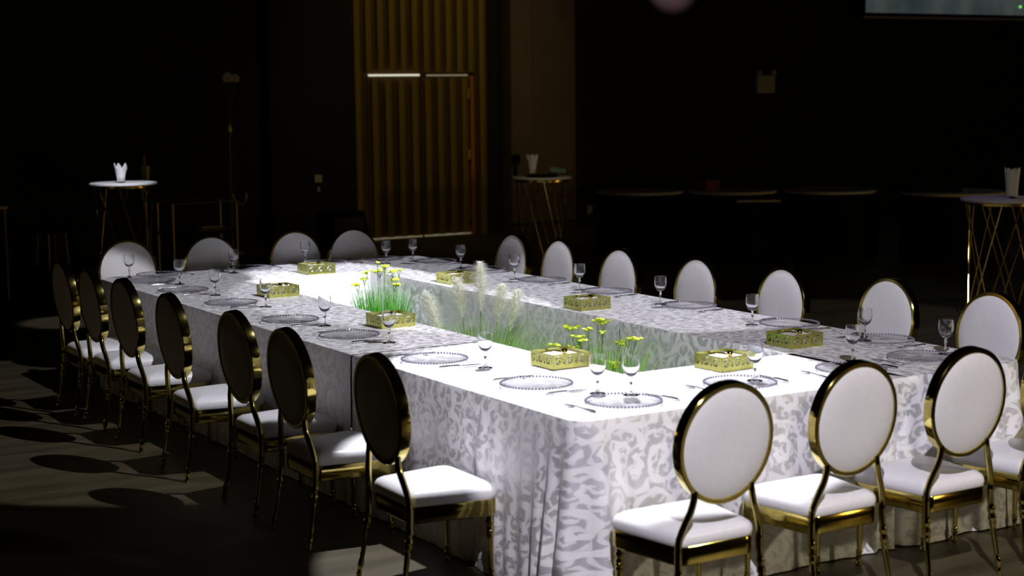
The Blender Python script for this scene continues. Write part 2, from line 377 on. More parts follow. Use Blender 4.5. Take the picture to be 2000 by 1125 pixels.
# ------------------------------------------------------------------ tablecloths
def cloth(name, x0, x1, y0, y1, sides, label, ends=0.0, seed=0, ZT=ZT):
    rnd = random.Random(seed); ph = [rnd.uniform(0, 6.28) for _ in range(8)]
    order = ['n','r','f','l']
    cor = {'n':(x0,y0,x1,y0,0,-1),'r':(x1,y0,x1,y1,1,0),'f':(x1,y1,x0,y1,0,1),'l':(x0,y1,x0,y0,-1,0)}
    # start the chain after a side that is not exposed
    st = 0
    for i in range(4):
        if order[i] in sides and order[i-1] not in sides: st = i
    seq = [order[(st+i)%4] for i in range(4)]
    chains = []; cur = []
    for sd in seq:
        if sd in sides: cur.append(sd)
        elif cur: chains.append(cur); cur = []
    if cur: chains.append(cur)
    g = G(); UV = []
    rc = .09; step = .018
    rim = {}
    def flat(v, uv): g.v.append(v); UV.append(uv); return len(g.v)-1
    top_loop = []
    for sd in seq:
        ax, ay, bx, by, nx, ny = cor[sd]
        prev_e = order[(order.index(sd)-1)%4] in sides and sd in sides
        next_e = order[(order.index(sd)+1)%4] in sides and sd in sides
        ln = math.hypot(bx-ax, by-ay); dx, dy = (bx-ax)/ln, (by-ay)/ln
        a = rc if prev_e else 0; b = ln-(rc if next_e else 0)
        k = max(2, int((b-a)/step)) if sd in sides else 1
        pts = [(ax+dx*(a+(b-a)*i/k), ay+dy*(a+(b-a)*i/k), nx, ny, 0) for i in range(k+1)]
        if next_e:   # rounded corner
            cx, cy = bx-dx*rc-nx*rc, by-dy*rc-ny*rc
            t0 = math.atan2(ny, nx)
            for i in range(1, 9):
                t = t0+PI/2*i/9
                pts.append((cx+rc*math.cos(t), cy+rc*math.sin(t), math.cos(t), math.sin(t), 1))
        rim[sd] = pts
    for ch in chains:
        P = []
        for sd in ch: P += [(*p, sd) for p in rim[sd]]
        Sx = [0.0]
        for i in range(1, len(P)): Sx.append(Sx[-1]+math.hypot(P[i][0]-P[i-1][0], P[i][1]-P[i-1][1]))
        tot = Sx[-1]
        cs = [Sx[i] for i in range(len(P)) if P[i][4]]
        cmid = []
        for i in range(0, len(cs), 8): cmid.append((cs[i]+cs[min(i+7,len(cs)-1)])/2)
        hs = [0,.01,.022,.04,.07,.12,.19,.28,.38,.48,.58,.68,.78,.88,.96,1.0]
        rows = []
        for h in hs:
            row = []
            for i, (x, y, nx, ny, c, sd) in enumerate(P):
                s = Sx[i]
                dc = min([abs(s-m) for m in cmid]+[9]); de = min(s, tot-s)
                nearc = math.exp(-(dc/.21)**2); neare = math.exp(-(de/.15)**2)*ends
                amp = .007+.058*nearc+.034*neare
                w = math.sin(s*2*PI/.115+ph[0]+1.5*math.sin(s*3.1+ph[1]))*(.65+.35*math.sin(s*7+ph[2]))
                w2 = math.sin(s*2*PI/.43+ph[3]+.8*math.sin(s*1.7+ph[4]))
                off = min(h/.03,1)*.006 + h**.9*(amp*w+.010*w2+.012) + .09*nearc*h**1.15
                if sd == 'r' and x > 2.2: off = min(h/.03,1)*.006 - .185*min(1, max(0,(h-.12)/.22)) + .004*w
                if sd == 'f' and y > 5.6: off = min(h/.03,1)*.006 - .235*min(1, max(0,(h-.12)/.22)) + .004*w
                if sd == 'l' and x < .3: off = min(off, .018+.9*nearc+.4*neare)
                if y > .35 and x < .3 and nx < 0: off = min(off, .035)          # chairs stand close to the cloth here
                if x > 1.45 and y < .3: off = min(off, .055)
                z = ZT-(.006*(1-math.cos(min(h/.03,1)*PI/2)))-h*(ZT-.012)
                row.append(flat((x+nx*off, y+ny*off, max(z,.006)), (s+seed*.37, -h*.74-seed*.2)))
            rows.append(row)
        for a in range(len(rows)-1):
            for i in range(len(P)-1):
                g.f.append((rows[a][i], rows[a+1][i], rows[a+1][i+1], rows[a][i+1]))
    # top
    loop = []
    for sd in seq:
        for p in rim[sd]:
            q = (p[0], p[1], ZT)
            if not loop or (abs(q[0]-g.v[loop[-1]][0])+abs(q[1]-g.v[loop[-1]][1])) > 1e-6:
                loop.append(flat(q, (p[0], p[1])))
    if abs(g.v[loop[0]][0]-g.v[loop[-1]][0])+abs(g.v[loop[0]][1]-g.v[loop[-1]][1]) < 1e-6: loop.pop()
    g.f.append(tuple(loop))
    me = bpy.data.meshes.new(name); me.from_pydata(g.v, [], g.f); me.materials.append(M['cloth'])
    ul = me.uv_layers.new(name='UVMap')
    for lp in me.loops: ul.data[lp.index].uv = UV[lp.vertex_index]
    me.polygons.foreach_set('use_smooth', [True]*len(me.polygons)); me.update(); me.set_sharp_from_angle(angle=math.radians(55))
    return tag(ob('tablecloth', me), label, 'tablecloth', 'white damask tablecloths')
ya, yb = ARM, L-ARM+.02
cloth('cl', 0, 1.74, 0, ya, 'nlf', 'white damask tablecloth on the near end table, hanging in folds at the front corner', 1.0, 1)
cloth('cl', W-ARM, W, 0, 2.12, 'nrl', 'white damask tablecloth at the right front corner, below the rightmost gold box', 1.0, 2)
cloth('cl', W-ARM, W, 2.12, 3.62, 'lr', 'white damask tablecloth in the middle of the right table arm', 0, 3)
cloth('cl', W-ARM, W, 3.62, yb, 'lr', 'white damask tablecloth at the far end of the right table arm', 0, 4)
cloth('cl', .006, ARM, ya-.10, 1.95, 'lr', 'white damask tablecloth on the left arm next to the near end table', .6, 5, ZT-.003)
cloth('cl', 0, ARM, 1.95, 3.55, 'lr', 'white damask tablecloth in the middle of the left table arm', 0, 6)
cloth('cl', 0, ARM, 3.55, yb, 'lr', 'white damask tablecloth at the far end of the left table arm', 0, 7)
cloth('cl', 0, W, yb, L, 'nrfl', 'white damask tablecloth on the far end table, brightly lit on its inner side', .3, 8)

# ------------------------------------------------------------------ chairs
OA, OB, OZ, OY, REC = .206, .219, .742, -.236, math.radians(6)
def rec(p):   # recline about the oval centre
    y, z = p[1], p[2]
    return (p[0], OY+y*math.cos(REC)-z*math.sin(REC), OZ+y*math.sin(REC)+z*math.cos(REC))
def chair_parts():
    parts = []
    sec = [(-.008,-.024),(.006,-.024),(.0095,-.020),(.0105,0),(.0095,.020),(.006,.024),(-.008,.024)]
    rings = []
    n = 56
    for v in range(len(sec)):
        r = []
        for k in range(n):
            a = 2*PI*k/n; c, s = math.cos(a), math.sin(a)
            nx, nz = c/OA, s/OB; q = math.hypot(nx, nz); nx /= q; nz /= q
            u, d = sec[v]; r.append(rec((OA*c+nx*u, d, OB*s+nz*u)))
        rings.append(r)
    g = G(); m = len(sec); V = [p for r in rings for p in r]
    F = [(i*n+k, i*n+(k+1)%n, ((i+1)%m)*n+(k+1)%n, ((i+1)%m)*n+k) for i in range(m) for k in range(n)]
    g.add(V, F); frame = g.mesh('back_frame','gold',True,35)
    g = G(); rr = [.0,.3,.55,.75,.88,.95,.985]
    def pad(sgn):
        R = []
        for q in reversed(rr):
            y = sgn*(.017+.016*(1-q**5))
            R.append([rec(((OA-.004)*max(q,.01)*math.cos(2*PI*k/40), y, (OB-.004)*max(q,.01)*math.sin(2*PI*k/40))) for k in range(40)])
        g.loops([[rec(((OA-.004)*math.cos(2*PI*k/40), sgn*.012, (OB-.004)*math.sin(2*PI*k/40)) ) for k in range(40)]]+R, True, True)
    pad(1); pad(-1)
    parts.append(('backrest', g.mesh('backrest','leather',True,60)))
    parts.append(('back_frame', frame))
    # seat outline, rounded trapezoid
    def outline(sc, z):
        P = []; yr, yf, wr, wf, rd = -.205, .185, .178, .222, .045
        C = [(-wr,yr),(wr,yr),(wf,yf),(-wf,yf)]; cen = ((-wr+rd,yr+rd*.6),(wr-rd,yr+rd*.6),(wf-rd*1.3,yf-rd*1.3),(-wf+rd*1.3,yf-rd*1.3))
        for ci, (cx, cy) in enumerate(cen):
            rx = rd if ci < 2 else rd*1.3; ry = rd*.6 if ci < 2 else rd*1.3
            a0 = PI+ci*PI/2
            for k in range(8):
                a = a0+PI/2*k/7
                P.append((cx+rx*math.cos(a), cy+ry*math.sin(a)))
        return [(x*sc, -.01+(y+.01)*sc, z) for x, y in P]
    g = G(); g.loops([outline(.97,.360),outline(1.0,.368),outline(1.012,.384),outline(1.0,.400),outline(.965,.413),outline(.88,.424),outline(.7,.431),outline(.4,.435),outline(.05,.436)])
    parts.append(('seat', g.mesh('seat','leather',True,60)))
    g = G(); g.loops([outline(.93,.300),outline(.985,.296),outline(1.0,.300),outline(1.0,.362),outline(.985,.367),outline(.93,.367)])
    parts.append(('seat_frame', g.mesh('seat_frame','gold',True,35)))
    def radf(z, top, bot, beads):
        t = min(max(z/.36,0),1); r = bot+(top-bot)*t
        for bz, bh, bw in beads: r += bh*math.exp(-((z-bz)/bw)**2)
        return r
    rb = [(.268,.005,.007),(.238,.004,.005),(.226,.006,.005),(.208,.0045,.005),(.060,.005,.006),(.045,.005,.005),(.008,.004,.008)]
    for s in (-1,1):
        P = catmull([(s*.130,-.232,.578),(s*.134,-.234,.545),(s*.145,-.231,.505),(s*.164,-.224,.462),(s*.180,-.217,.42),(s*.187,-.214,.385),(s*.189,-.215,.30),(s*.193,-.226,.2),(s*.198,-.242,.1),(s*.203,-.262,.0)], 11)
        R = [(.0135 if p.z > .36 else radf(p.z,.0150,.0095,rb)) for p in P]
        parts.append(('rear_leg', G().tube(P, R, 10).mesh('rear_leg','gold',True,50)))
        P = [Vector((s*(.188+.004*(1-z/.31)), .150+.004*(1-z/.31), z)) for z in [.31-.31*i/70 for i in range(71)]]
        fb = [(.262,.005,.007),(.236,.004,.005),(.224,.006,.005),(.206,.0045,.005),(.060,.005,.006),(.045,.005,.005),(.008,.004,.008)]
        parts.append(('front_leg', G().tube(P, [radf(p.z,.0160,.0095,fb) for p in P], 10).mesh('front_leg','gold',True,50)))
    return parts
CH = chair_parts()
FRONT = .262
left_y = [5.11,4.58,3.92,3.10,2.27,1.59,.72]
for i, y in enumerate(left_y):
    spawn('banquet_chair', CH, (-.212+[0,.01,.0,-.025,.0,-.03,-.02][i], y-.01, 0), -PI/2+random.uniform(-.03,.03),
          'gold chair, dark oval back to the viewer, %s of the left row' % (['farthest','second farthest','third farthest','middle one','third nearest','second nearest','nearest'][i]), 'chair', 'oval-backed gold chairs along the left side')
right_y = [4.95,4.37,3.59,2.83,2.11,1.36,.61]; right_x = [2.79,2.81,2.77,2.81,2.87,2.97,2.95]
for i, (x, y) in enumerate(zip(right_x, right_y)):
    spawn('banquet_chair', CH, (x-FRONT, y, 0), PI/2+random.uniform(-.02,.02),
          'gold chair showing its white oval front, %s from the far end of the right row' % ORD[i], 'chair', 'oval-backed gold chairs along the right side')
far_x = [.31,.92,1.59,2.03]; far_yy = [6.22,6.17,6.17,6.08]
for i, (x, y) in enumerate(zip(far_x, far_yy)):
    spawn('banquet_chair', CH, (x, y-FRONT, 0), PI+random.uniform(-.03,.03),
          ['leftmost white oval chair behind the far end table, lower half bright','second white oval chair from the left behind the far end table, diagonal band of light',
           'third white oval chair from the left behind the far end table','rightmost white oval chair behind the far end table, before the gold doors'][i], 'chair', 'oval-backed gold chairs at the far end')
near_x = [.27,.945,1.54,2.14]; near_y = [-.57,-.515,-.53,-.50]
for i, (x, y) in enumerate(zip(near_x, near_y)):
    spawn('banquet_chair', CH, (x, y+FRONT, 0), [.0,.02,.02,0][i],
          ['largest white oval-backed gold chair at the front, leftmost of the near row','second white oval-backed gold chair from the left in the near row',
           'third white oval-backed gold chair from the left in the near row','white chair cut off by the right picture edge in the near row'][i], 'chair', 'oval-backed gold chairs at the near end')

# ------------------------------------------------------------------ place settings
def plate_parts():
    pr = [(.001,.0035),(.100,.0035),(.112,.006),(.135,.0115),(.152,.0145),(.1535,.0130),(.136,.0085),(.114,.003),(.102,.0005),(.001,.0005)]
    body = G().lathe(pr, 64).mesh('plate_body','glass',True,50)
    g = G()
    for k in range(66):
        a = 2*PI*k/66; g.ball((.1545*math.cos(a), .1545*math.sin(a), .0148), .0052, 6, 5)
    return [('body', body), ('beaded_rim', g.mesh('beads','bead'))]
PL = plate_parts()
def glass_parts():
    bowl = [(.0045,.077),(.012,.0785),(.021,.085),(.0285,.096),(.0335,.110),(.0355,.124),(.0350,.140),(.0325,.160),(.0315,.164),(.0302,.164),(.0312,.160),(.0335,.140),(.0340,.124),(.0318,.110),(.0265,.099),(.018,.0905),(.009,.0875),(.001,.087)]
    stem = [(.034,.000),(.0345,.0015),(.030,.0035),(.018,.0055),(.009,.009),(.0055,.015),(.0045,.03),(.0045,.045),(.0065,.052),(.0080,.057),(.0060,.062),(.0055,.068),(.0065,.074),(.0045,.0775)]
    return [('bowl', G().lathe(bowl, 32).mesh('bowl','crystal',True,60)), ('stem', G().lathe(stem, 20).mesh('stem','crystal',True,60))]
GL = glass_parts()
def flat_shape(outline, z0, th, bulge=None):
    g = G(); n = len(outline)
    lo = [(x, y, z0) for x, y in outline]; hi = [(x*.9, y, z0+th) for x, y in outline]
    g.loops([lo, hi]); return g
def knife_parts():   # along +y: handle at -y
    h = G().tube([(0,-.105,.006),(0,-.095,.007),(0,-.05,.008),(0,-.01,.0075),(0,.0,.006)], [.004,.0062,.0052,.0048,.004], 8).mesh('handle','steel')
    bl = G().loops([[(-.004,.0,.003),(.004,.0,.003),(.004,.0,.0075),(-.004,.0,.0075)],[(-.009,.012,.004),(.008,.012,.004),(.008,.012,.006),(-.009,.012,.0065)],[(-.011,.06,.004),(.007,.06,.004),(.007,.06,.0055),(-.011,.06,.006)],[(-.006,.098,.004),(.006,.098,.004),(.006,.098,.005),(-.006,.098,.005)],[(.004,.108,.004),(.006,.108,.004),(.006,.108,.0045),(.004,.108,.0045)]]).mesh('blade','steel',True,30)
    return [('handle', h), ('blade', bl)]
KN = knife_parts()
def fork_parts():
    g = G().tube([(0,-.10,.004),(0,-.08,.005),(0,-.02,.006),(0,.03,.008),(0,.045,.006)], [.005,.0055,.0032,.003,.004], 8)
    hd = G().box((0,.055,.006),(.022,.022,.003))
    for k in range(4):
        x = -.009+k*.006; hd.tube([(x,.062,.006),(x,.080,.0045),(x,.098,.0075)], [.0018,.0016,.0010], 5)
    return [('handle', g.mesh('fork_handle','steel')), ('tines', hd.mesh('tines','steel',True,40))]
FK = fork_parts()
SETS = []   # (px, py, glass x, glass y, facing rotation, side text)
pl_left = [(.22,5.41),(.215,4.80),(.226,4.03),(.22,3.16),(.238,2.46),(.236,1.55),(.285,.74)]
gl_left = [(.33,5.18),(.311,4.505),(.35,3.80),(.306,2.895),(.318,2.169),(.338,1.256),(.403,.45)]
for i in range(7): SETS.append((pl_left[i], gl_left[i], -PI/2, '%s from the far end on the left side' % ORD[i]))
pl_right = [(2.335,5.34),(2.345,4.68),(2.335,3.89),(2.335,3.15),(2.335,2.33),(2.33,1.46),(2.335,.78)]
gl_right = [(2.166,5.36),(2.222,4.763),(2.177,3.978),(2.207,3.262),(2.215,2.441),(2.184,1.588),(2.268,.83)]
for i in range(7): SETS.append((pl_right[i], gl_right[i], PI/2, '%s from the far end on the right side' % ORD[i]))
pl_far = [(.39,5.735),(1.06,5.74),(1.64,5.735),(2.10,5.725)]; gl_far = [(.179,5.74),(.88,5.617),(1.50,5.76),(2.0,5.50)]
gl_far = [(.179,5.74),(.88,5.60),(1.47,5.70),(2.02,5.50)]
for i in range(4): SETS.append((pl_far[i], gl_far[i], PI, '%s from the left at the far end' % ORD[i]))
pl_near = [(.361,.205),(1.009,.262),(1.628,.245),(2.12,.30)]; gl_near = [(.448,.275),(1.111,.287),(1.758,.373),(2.31,.335)]
for i in range(4): SETS.append((pl_near[i], gl_near[i], 0, '%s from the left at the near end' % ORD[i]))
for (px, py), (gx, gy), rz, txt in SETS:
    spawn('charger_plate', PL, (px, py, ZT+.001), random.uniform(0,3), 'clear glass charger plate with beaded rim, '+txt, 'plate', 'clear beaded charger plates')
    dg = math.hypot(gx-px, gy-py); zg = ZT+.001+(.0045 if dg < .11 else (.016 if dg < .19 else 0))
    spawn('water_glass', GL, (gx, gy, zg), 0, 'clear stemmed water glass, '+txt, 'glass', 'stemmed water glasses')
    R = Matrix.Rotation(rz, 3, 'Z')
    k = R @ Vector((.205, .02, 0)); f = R @ Vector((-.205, .01, 0))
    kx, ky = px+k.x, py+k.y; fx, fy = px+f.x, py+f.y
    spawn('table_knife', KN, (kx, ky, ZT+.001), rz+random.uniform(-.15,.15), 'polished steel knife by the plate '+txt, 'knife', 'table knives')
    spawn('table_fork', FK, (fx, fy, ZT+.001), rz+random.uniform(-.15,.15), 'polished steel fork by the plate '+txt, 'fork', 'table forks')

# ------------------------------------------------------------------ gold napkin boxes
BX, BY, BH = .200, .185, .066
def fret_panel(length, height):
    """upright openwork panel in the xz plane, curls cut through"""
    nx, nz = 66, 20; g = G(); keep = {}
    def cut(x, z):
        u = x/length*3.0; c = math.floor(u)+.5; du = (u-c)*length/3; dz = z-height*.52
        if z < .013 or z > height-.011 or x < .010 or x > length-.010: return False
        r = math.hypot(du+.006, dz); a = math.atan2(dz, du+.006)
        if r < .022 and math.sin(a+r*300) > .12: return True
        r2 = math.hypot(du-.023, dz+.004); a2 = math.atan2(dz+.004, du-.023)
        return r2 < .0115 and math.sin(a2*1-r2*480) > .10
    th = .003
    for j in range(nz):
        for i in range(nx):
            keep[i,j] = not cut((i+.5)*length/nx, (j+.5)*height/nz)
    vid = {}
    def v(i, j, s):
        if (i,j,s) not in vid: vid[i,j,s] = len(g.v); g.v.append((i*length/nx-length/2, -th/2 if s == 0 else th/2, j*height/nz))
        return vid[i,j,s]
    for (i,j), k in keep.items():
        if not k: continue
        g.f.append((v(i,j,0),v(i+1,j,0),v(i+1,j+1,0),v(i,j+1,0))); g.f.append((v(i,j,1),v(i,j+1,1),v(i+1,j+1,1),v(i+1,j,1)))
        for (a,b),(p,q) in (((i-1,j),((i,j),(i,j+1))),((i+1,j),((i+1,j+1),(i+1,j))),((i,j-1),((i+1,j),(i,j))),((i,j+1),((i,j+1),(i+1,j+1)))):
            if not keep.get((a,b), False): g.f.append((v(*p,0),v(*q,0),v(*q,1),v(*p,1)))
    return g
def shifted(g, rz, off):
    R = Matrix.Rotation(rz, 3, 'Z'); h = G(); h.f = list(g.f); h.v = [tuple(R@Vector(p)+Vector(off)) for p in g.v]; return h
fpx, fpy = fret_panel(BX, BH), fret_panel(BY, BH)
BXP = [('base', G().box((0,0,.002),(BX-.004,BY-.004,.004)).mesh('base','goldsatin',False)),
       ('side_panel', shifted(fpx,0,(0,-BY/2,0)).mesh('side','goldsatin',False)), ('side_panel', shifted(fpx,PI,(0,BY/2,0)).mesh('side','goldsatin',False)),
       ('side_panel', shifted(fpy,-PI/2,(-BX/2,0,0)).mesh('side','goldsatin',False)), ('side_panel', shifted(fpy,PI/2,(BX/2,0,0)).mesh('side','goldsatin',False))]
arm = G().tube([(.0,BY/2-.006,.055),(.0,.05,.060),(.0,.0,.062),(.0,-.03,.064)], .004, 8).tube([(0,BY/2-.006,.01),(0,BY/2-.006,.055)], .004, 8).mesh('weight_arm','gold')
ball = G().ball((0,-.035,.068), .0145, 16, 12).mesh('weight_ball','gold')
BXP.append(('weight_arm', arm, [('weight_ball', ball)]))
stackm = G()
for k in range(9): stackm.box((random.uniform(-.003,.003), random.uniform(-.003,.003)-.004, .0075+k*.0052),(BX-.03,BY-.034,.0046), random.uniform(-.03,.03))
NAPM = stackm.mesh('napkin_stack','napkin',False)
BOXES = [((1.352,5.26),'on the far end table'),((.632,4.27),'on the left arm, farthest from the camera'),((1.862,4.19),'on the right arm, behind the tallest pampas plume'),((1.853,2.66),'on the right arm, middle one'),
         ((.607,2.71),'on the left arm, in front of the yellow flowers'),((.663,1.13),'where the left arm meets the near end table'),((1.235,.645),'on the near end table behind the largest chair'),((1.918,.95),'on the right arm, nearest the right front corner')]
for i, ((x, y), t) in enumerate(BOXES):
    rz = [.0,.03,.02,-.02,.0,.02,.06,.03][i]
    spawn('napkin_box', BXP, (x, y, ZT+.001), rz, 'gold openwork napkin box '+t, 'napkin box', 'gold openwork napkin boxes')
    one('napkin_stack', NAPM, (x, y, ZT+.001), rz, 'white napkins in the gold box '+t, 'napkins', 'white napkin stacks')

# ------------------------------------------------------------------ plants in the middle
def blades(n, rad, h0, h1, lean, w, seed, base_z=.12, curl=.5):
    r = random.Random(seed); g = G()
    for _ in range(n):
        a = r.uniform(0, 6.28); q = rad*math.sqrt(r.random()); h = r.uniform(h0, h1)
        x, y = q*math.cos(a), q*math.sin(a); b = r.uniform(0,6.28); la = a+r.uniform(-.7,.7); le = lean*r.uniform(.2,1)*(.4+q/rad)
        cx, cy = math.cos(b)*w/2, math.sin(b)*w/2; pts = []
        for k in range(5):
            t = k/4; d = le*(t**(1.3+curl)); z = base_z+(h-base_z)*(t-.12*le/.3*t*t)
            ww = 1-t**2*.95
            pts.append(((x+math.cos(la)*d-cx*ww, y+math.sin(la)*d-cy*ww, z),(x+math.cos(la)*d+cx*ww, y+math.sin(la)*d+cy*ww, z)))
        V = [p for q2 in pts for p in q2]; F = [(2*k,2*k+1,2*k+3,2*k+2) for k in range(4)]
        g.add(V, F)
    return g
def flower_head(g, c, r, rnd, n=7):
    for k in range(n):
        a = rnd.uniform(0,6.28); q = r*math.sqrt(rnd.random())
        g.ball((c[0]+q*math.cos(a), c[1]+q*math.sin(a), c[2]+rnd.uniform(-.2,.3)*r), r*rnd.uniform(.32,.5), 7, 5, (1,1,.55))
def flower_plant(loc, heads, label, gm, nb, h0, h1, lean, seed, rad=.17):
    e = ob('flowering_grass', None, None, loc); tag(e, label, 'plant', 'plants inside the table ring')
    ob('pot', G().lathe([(.10,0),(.13,.14),(.14,.15),(.12,.15),(.11,.12)], 20).mesh('pot','pot'), e)
    b = ob('grass_blades', blades(nb, rad, h0, h1, lean, .0075, seed).mesh('blades', gm, True, 80), e); b['kind'] = 'stuff'
    rnd = random.Random(seed+5)
    for (x, y, z, r) in heads:
        sx, sy = x*.35, y*.35
        P = catmull([(sx, sy, .12),(sx+(x-sx)*.3, sy+(y-sy)*.3, z*.55),(x*.93, y*.93, z-.06),(x, y, z-.005)], 5)
        st = G().tube(P, [.003-.0012*i/len(P) for i in range(len(P))], 5)
        for k in range(4):
            a = k*1.57+rnd.random(); st.tube([(x*.95,y*.95,z-.05),(x+r*.7*math.cos(a), y+r*.7*math.sin(a), z-.004)], .0013, 4)
        s = ob('flower_stem', st.mesh('stem','stem'), e)
        g = G(); flower_head(g, (x, y, z), r, rnd); ob('flower_head', g.mesh('head','flower'), s)
# view-right direction in plan, used to spread plants as they stand side by side
vr = Vector((math.cos(-.5506), math.sin(-.5506), 0))
def spread(lst, rnd):
    out = []
    for d, z, r in lst:
        q = rnd.uniform(-.07,.07); out.append((vr.x*d-vr.y*q, vr.y*d+vr.x*q, z, r))
    return out
rn = random.Random(3)
flower_plant((1.36,4.30,0), spread([(-.15,.765,.030),(-.11,.80,.026),(-.085,.845,.034),(-.005,.848,.036),(-.02,.905,.016),(.035,.885,.026),(.085,.855,.026),(.12,.848,.022),(.09,.80,.028),(.10,.765,.032),(.02,.87,.016)], rn),
             'clump of green grass with lime yellow flower heads, before the far end table', 'grass', 800, .58, .82, .13, 11, .12)
flower_plant((1.27,1.72,0), spread([(-.21,.715,.034),(-.125,.795,.040),(-.09,.755,.034),(-.12,.70,.034),(-.045,.80,.026),(.01,.835,.030),(.04,.82,.030),(.03,.775,.020),(.13,.71,.034),(.17,.735,.030),(.20,.75,.026),(.10,.60,.044),(.06,.62,.03),(-.08,.74,.03)], rn),
             'clump of pale green grass with yellow flower heads, nearest the front tables', 'grassp', 520, .60, .86, .24, 23)
# pampas grass
e = ob('pampas_grass', None, None, (1.33,2.98,0)); tag(e, 'tall pampas grass with five fluffy cream plumes above green blades', 'plant', 'plants inside the table ring')
ob('pot', G().lathe([(.10,0),(.13,.14),(.14,.15),(.12,.15),(.11,.12)], 20).mesh('pot','pot'), e)
b = ob('grass_blades', blades(430, .16, .58, .78, .34, .0085, 41).mesh('blades','grassp',True,80), e); b['kind'] = 'stuff'
def plume(base, tip, rad, seed, n=1300):
    r = random.Random(seed); g = G(); base = Vector(base); tip = Vector(tip); ax = tip-base
    for _ in range(n):
        t = r.random()**.8; p = base+ax*t
        a = r.uniform(0,6.28); prof = math.sin(PI*min(1,t*.85+.10))**.7
        out = Vector((math.cos(a), math.sin(a), 0)); ln = rad*prof*r.uniform(.55,1.1)
        upv = ax.normalized()
        q = p+out*ln*.6+upv*ln*.45; q2 = p+out*ln*1.25+upv*ln*(.75-r.random()*.5)
        sd = upv.cross(out)*.0013
        g.add([p-sd, p+sd, q+sd*.8, q-sd*.8, q2], [(0,1,2,3),(3,2,4)])
    g.tube([base, tip-ax*.1], [.006,.003], 6)
    return g
for i, (d, q, zb, zt, rad, tl) in enumerate([(-.225,.0,.58,.90,.070,-.09),(-.105,.03,.70,.97,.072,-.03),(.0,.0,.74,1.065,.072,.0),(.095,-.03,.68,.94,.068,.03),(.165,.02,.62,.90,.070,.05)]):
    c = Vector((vr.x*d-vr.y*q, vr.y*d+vr.x*q, 0)); bs = c+Vector((0,0,zb)); tp = c+vr*tl+Vector((0,0,zt-.045))
    st = ob('plume_stem', G().tube(catmull([(c.x*.3,c.y*.3,.12),(c.x*.75,c.y*.75,.45),tuple(bs)],6), .0035, 6).mesh('pstem','stem'), e)
    ob('plume', plume(bs, tp, rad, 60+i).mesh('plume','plume',True,80), st)

# ------------------------------------------------------------------ cocktail tables
def cocktail(loc, label, r=.335, h=1.10, rot=0.0):
    e = ob('cocktail_table', None, None, loc, (0,0,rot)); tag(e, label, 'table', 'tall gold lattice cocktail tables')
    ob('table_top', G().lathe([(.01,h-.022),(r-.012,h-.022),(r,h-.016),(r,h-.004),(r-.006,h),(.01,h)], 64).mesh('top','marble',True,35), e)
    ob('top_ring', G().lathe([(r-.05,h-.045),(r-.03,h-.045),(r-.03,h-.022),(r-.05,h-.022)], 48, close=True).mesh('ring','goldrod',True,35), e)
    ob('hub', G().lathe([(.10,h-.04),(.12,h-.024),(.10,h-.022)], 24).mesh('hub','goldrod'), e)
    ob('base_ring', G().lathe([(r-.07,0),(r-.02,0),(r-.02,.02),(r-.07,.02)], 48, close=True).mesh('bring','gold',True,35), e)
    n = 8; rr = r-.04
    meshes = []
    for s in (1,-1):
        a = s*1.0; w = .72
        P = []
        for k in range(9):
            t = k/8; q = rr*(1-(1-w)*math.sin(PI*t)*.55)
            an = a*(t-.5); P.append((q*math.cos(an), q*math.sin(an)*1.0, h-.03-(h-.045)*t))
        meshes.append(G().tube([P[0],P[-1]], .0055, 6).mesh('rod','goldrod'))
    for k in range(n):
        for s in (0,1): ob('lattice_rod', meshes[s], e, (0,0,0), (0,0,2*PI*k/n+.13*s))
    return e
cocktail((1.90,11.0,0), 'brightly lit white-topped cocktail table on gold lattice rods, at the back left')
cocktail((5.80,9.30,0), 'dim cocktail table on gold lattice rods, before the tan pillar', .315, 1.08)
cocktail((6.82,4.0,0), 'cocktail table on gold lattice rods, cut by the right picture edge', .36, 1.09)
def crown_napkin(loc, rotz, label, h=.17, r0=.037, r1=.062, ndents=5):
    n = 40; rings = []
    for k in range(9):
        t = k/8; rr = r0+(r1-r0)*t**1.3
        rings.append([((rr*(1+.05*math.sin(3*a+2*t)))*math.cos(a), rr*(1+.05*math.cos(2*a))*math.sin(a), .02+h*t*(1 if t < .99 else 1)+(t**3)*.028*(abs(((a/(2*PI)*ndents)%1)-.5)*4-1)) for a in [2*PI*i/n for i in range(n)]])
    inner = [[(x*.9, y*.9, z) for x, y, z in r] for r in reversed(rings)]
    nap = G().loops(rings+inner, True, True).mesh('napkin','napkin',True,50)
    cup = G().lathe([(.030,0),(.032,.004),(.012,.010),(.012,.014),(.036,.022),(.041,.05),(.0395,.05),(.034,.024),(.01,.018)], 24).mesh('cup','crystal')
    t = spawn('napkin_glass', [('cup', cup), ('folded_napkin', nap)], loc, rotz, label, 'napkin')
crown_napkin((1.86,10.95,1.10), .4, 'bright white napkin folded like a crown on the lit cocktail table', .15)
crown_napkin((5.70,9.32,1.08+.022), 1.0, 'dim beige folded napkin standing on the middle cocktail table', .17)
crown_napkin((6.86,3.98,1.09), 2.1, 'beige folded napkin in a cut glass at the right picture edge', .20, .045, .06, 7)
one('serving_tray', G().lathe([(.005,0),(.15,0),(.17,.018),(.163,.018),(.146,.006),(.005,.006)], 36).mesh('tray','black',True,35), (5.80,9.28,1.0805), 0, 'flat black tray on the middle cocktail table', 'tray')
g = G(); rd = random.Random(8)
for k in range(16): g.ball((rd.uniform(-.075,.075), rd.uniform(-.045,.045), .034+rd.uniform(0,.034)), rd.uniform(.028,.042), 7, 5, (1,1,.7))
one('crumpled_cloth', g.mesh('cc','teal'), (5.925,9.20,1.098), 0, 'crumpled teal cloth bundle on the tray of the middle cocktail table', 'cloth')

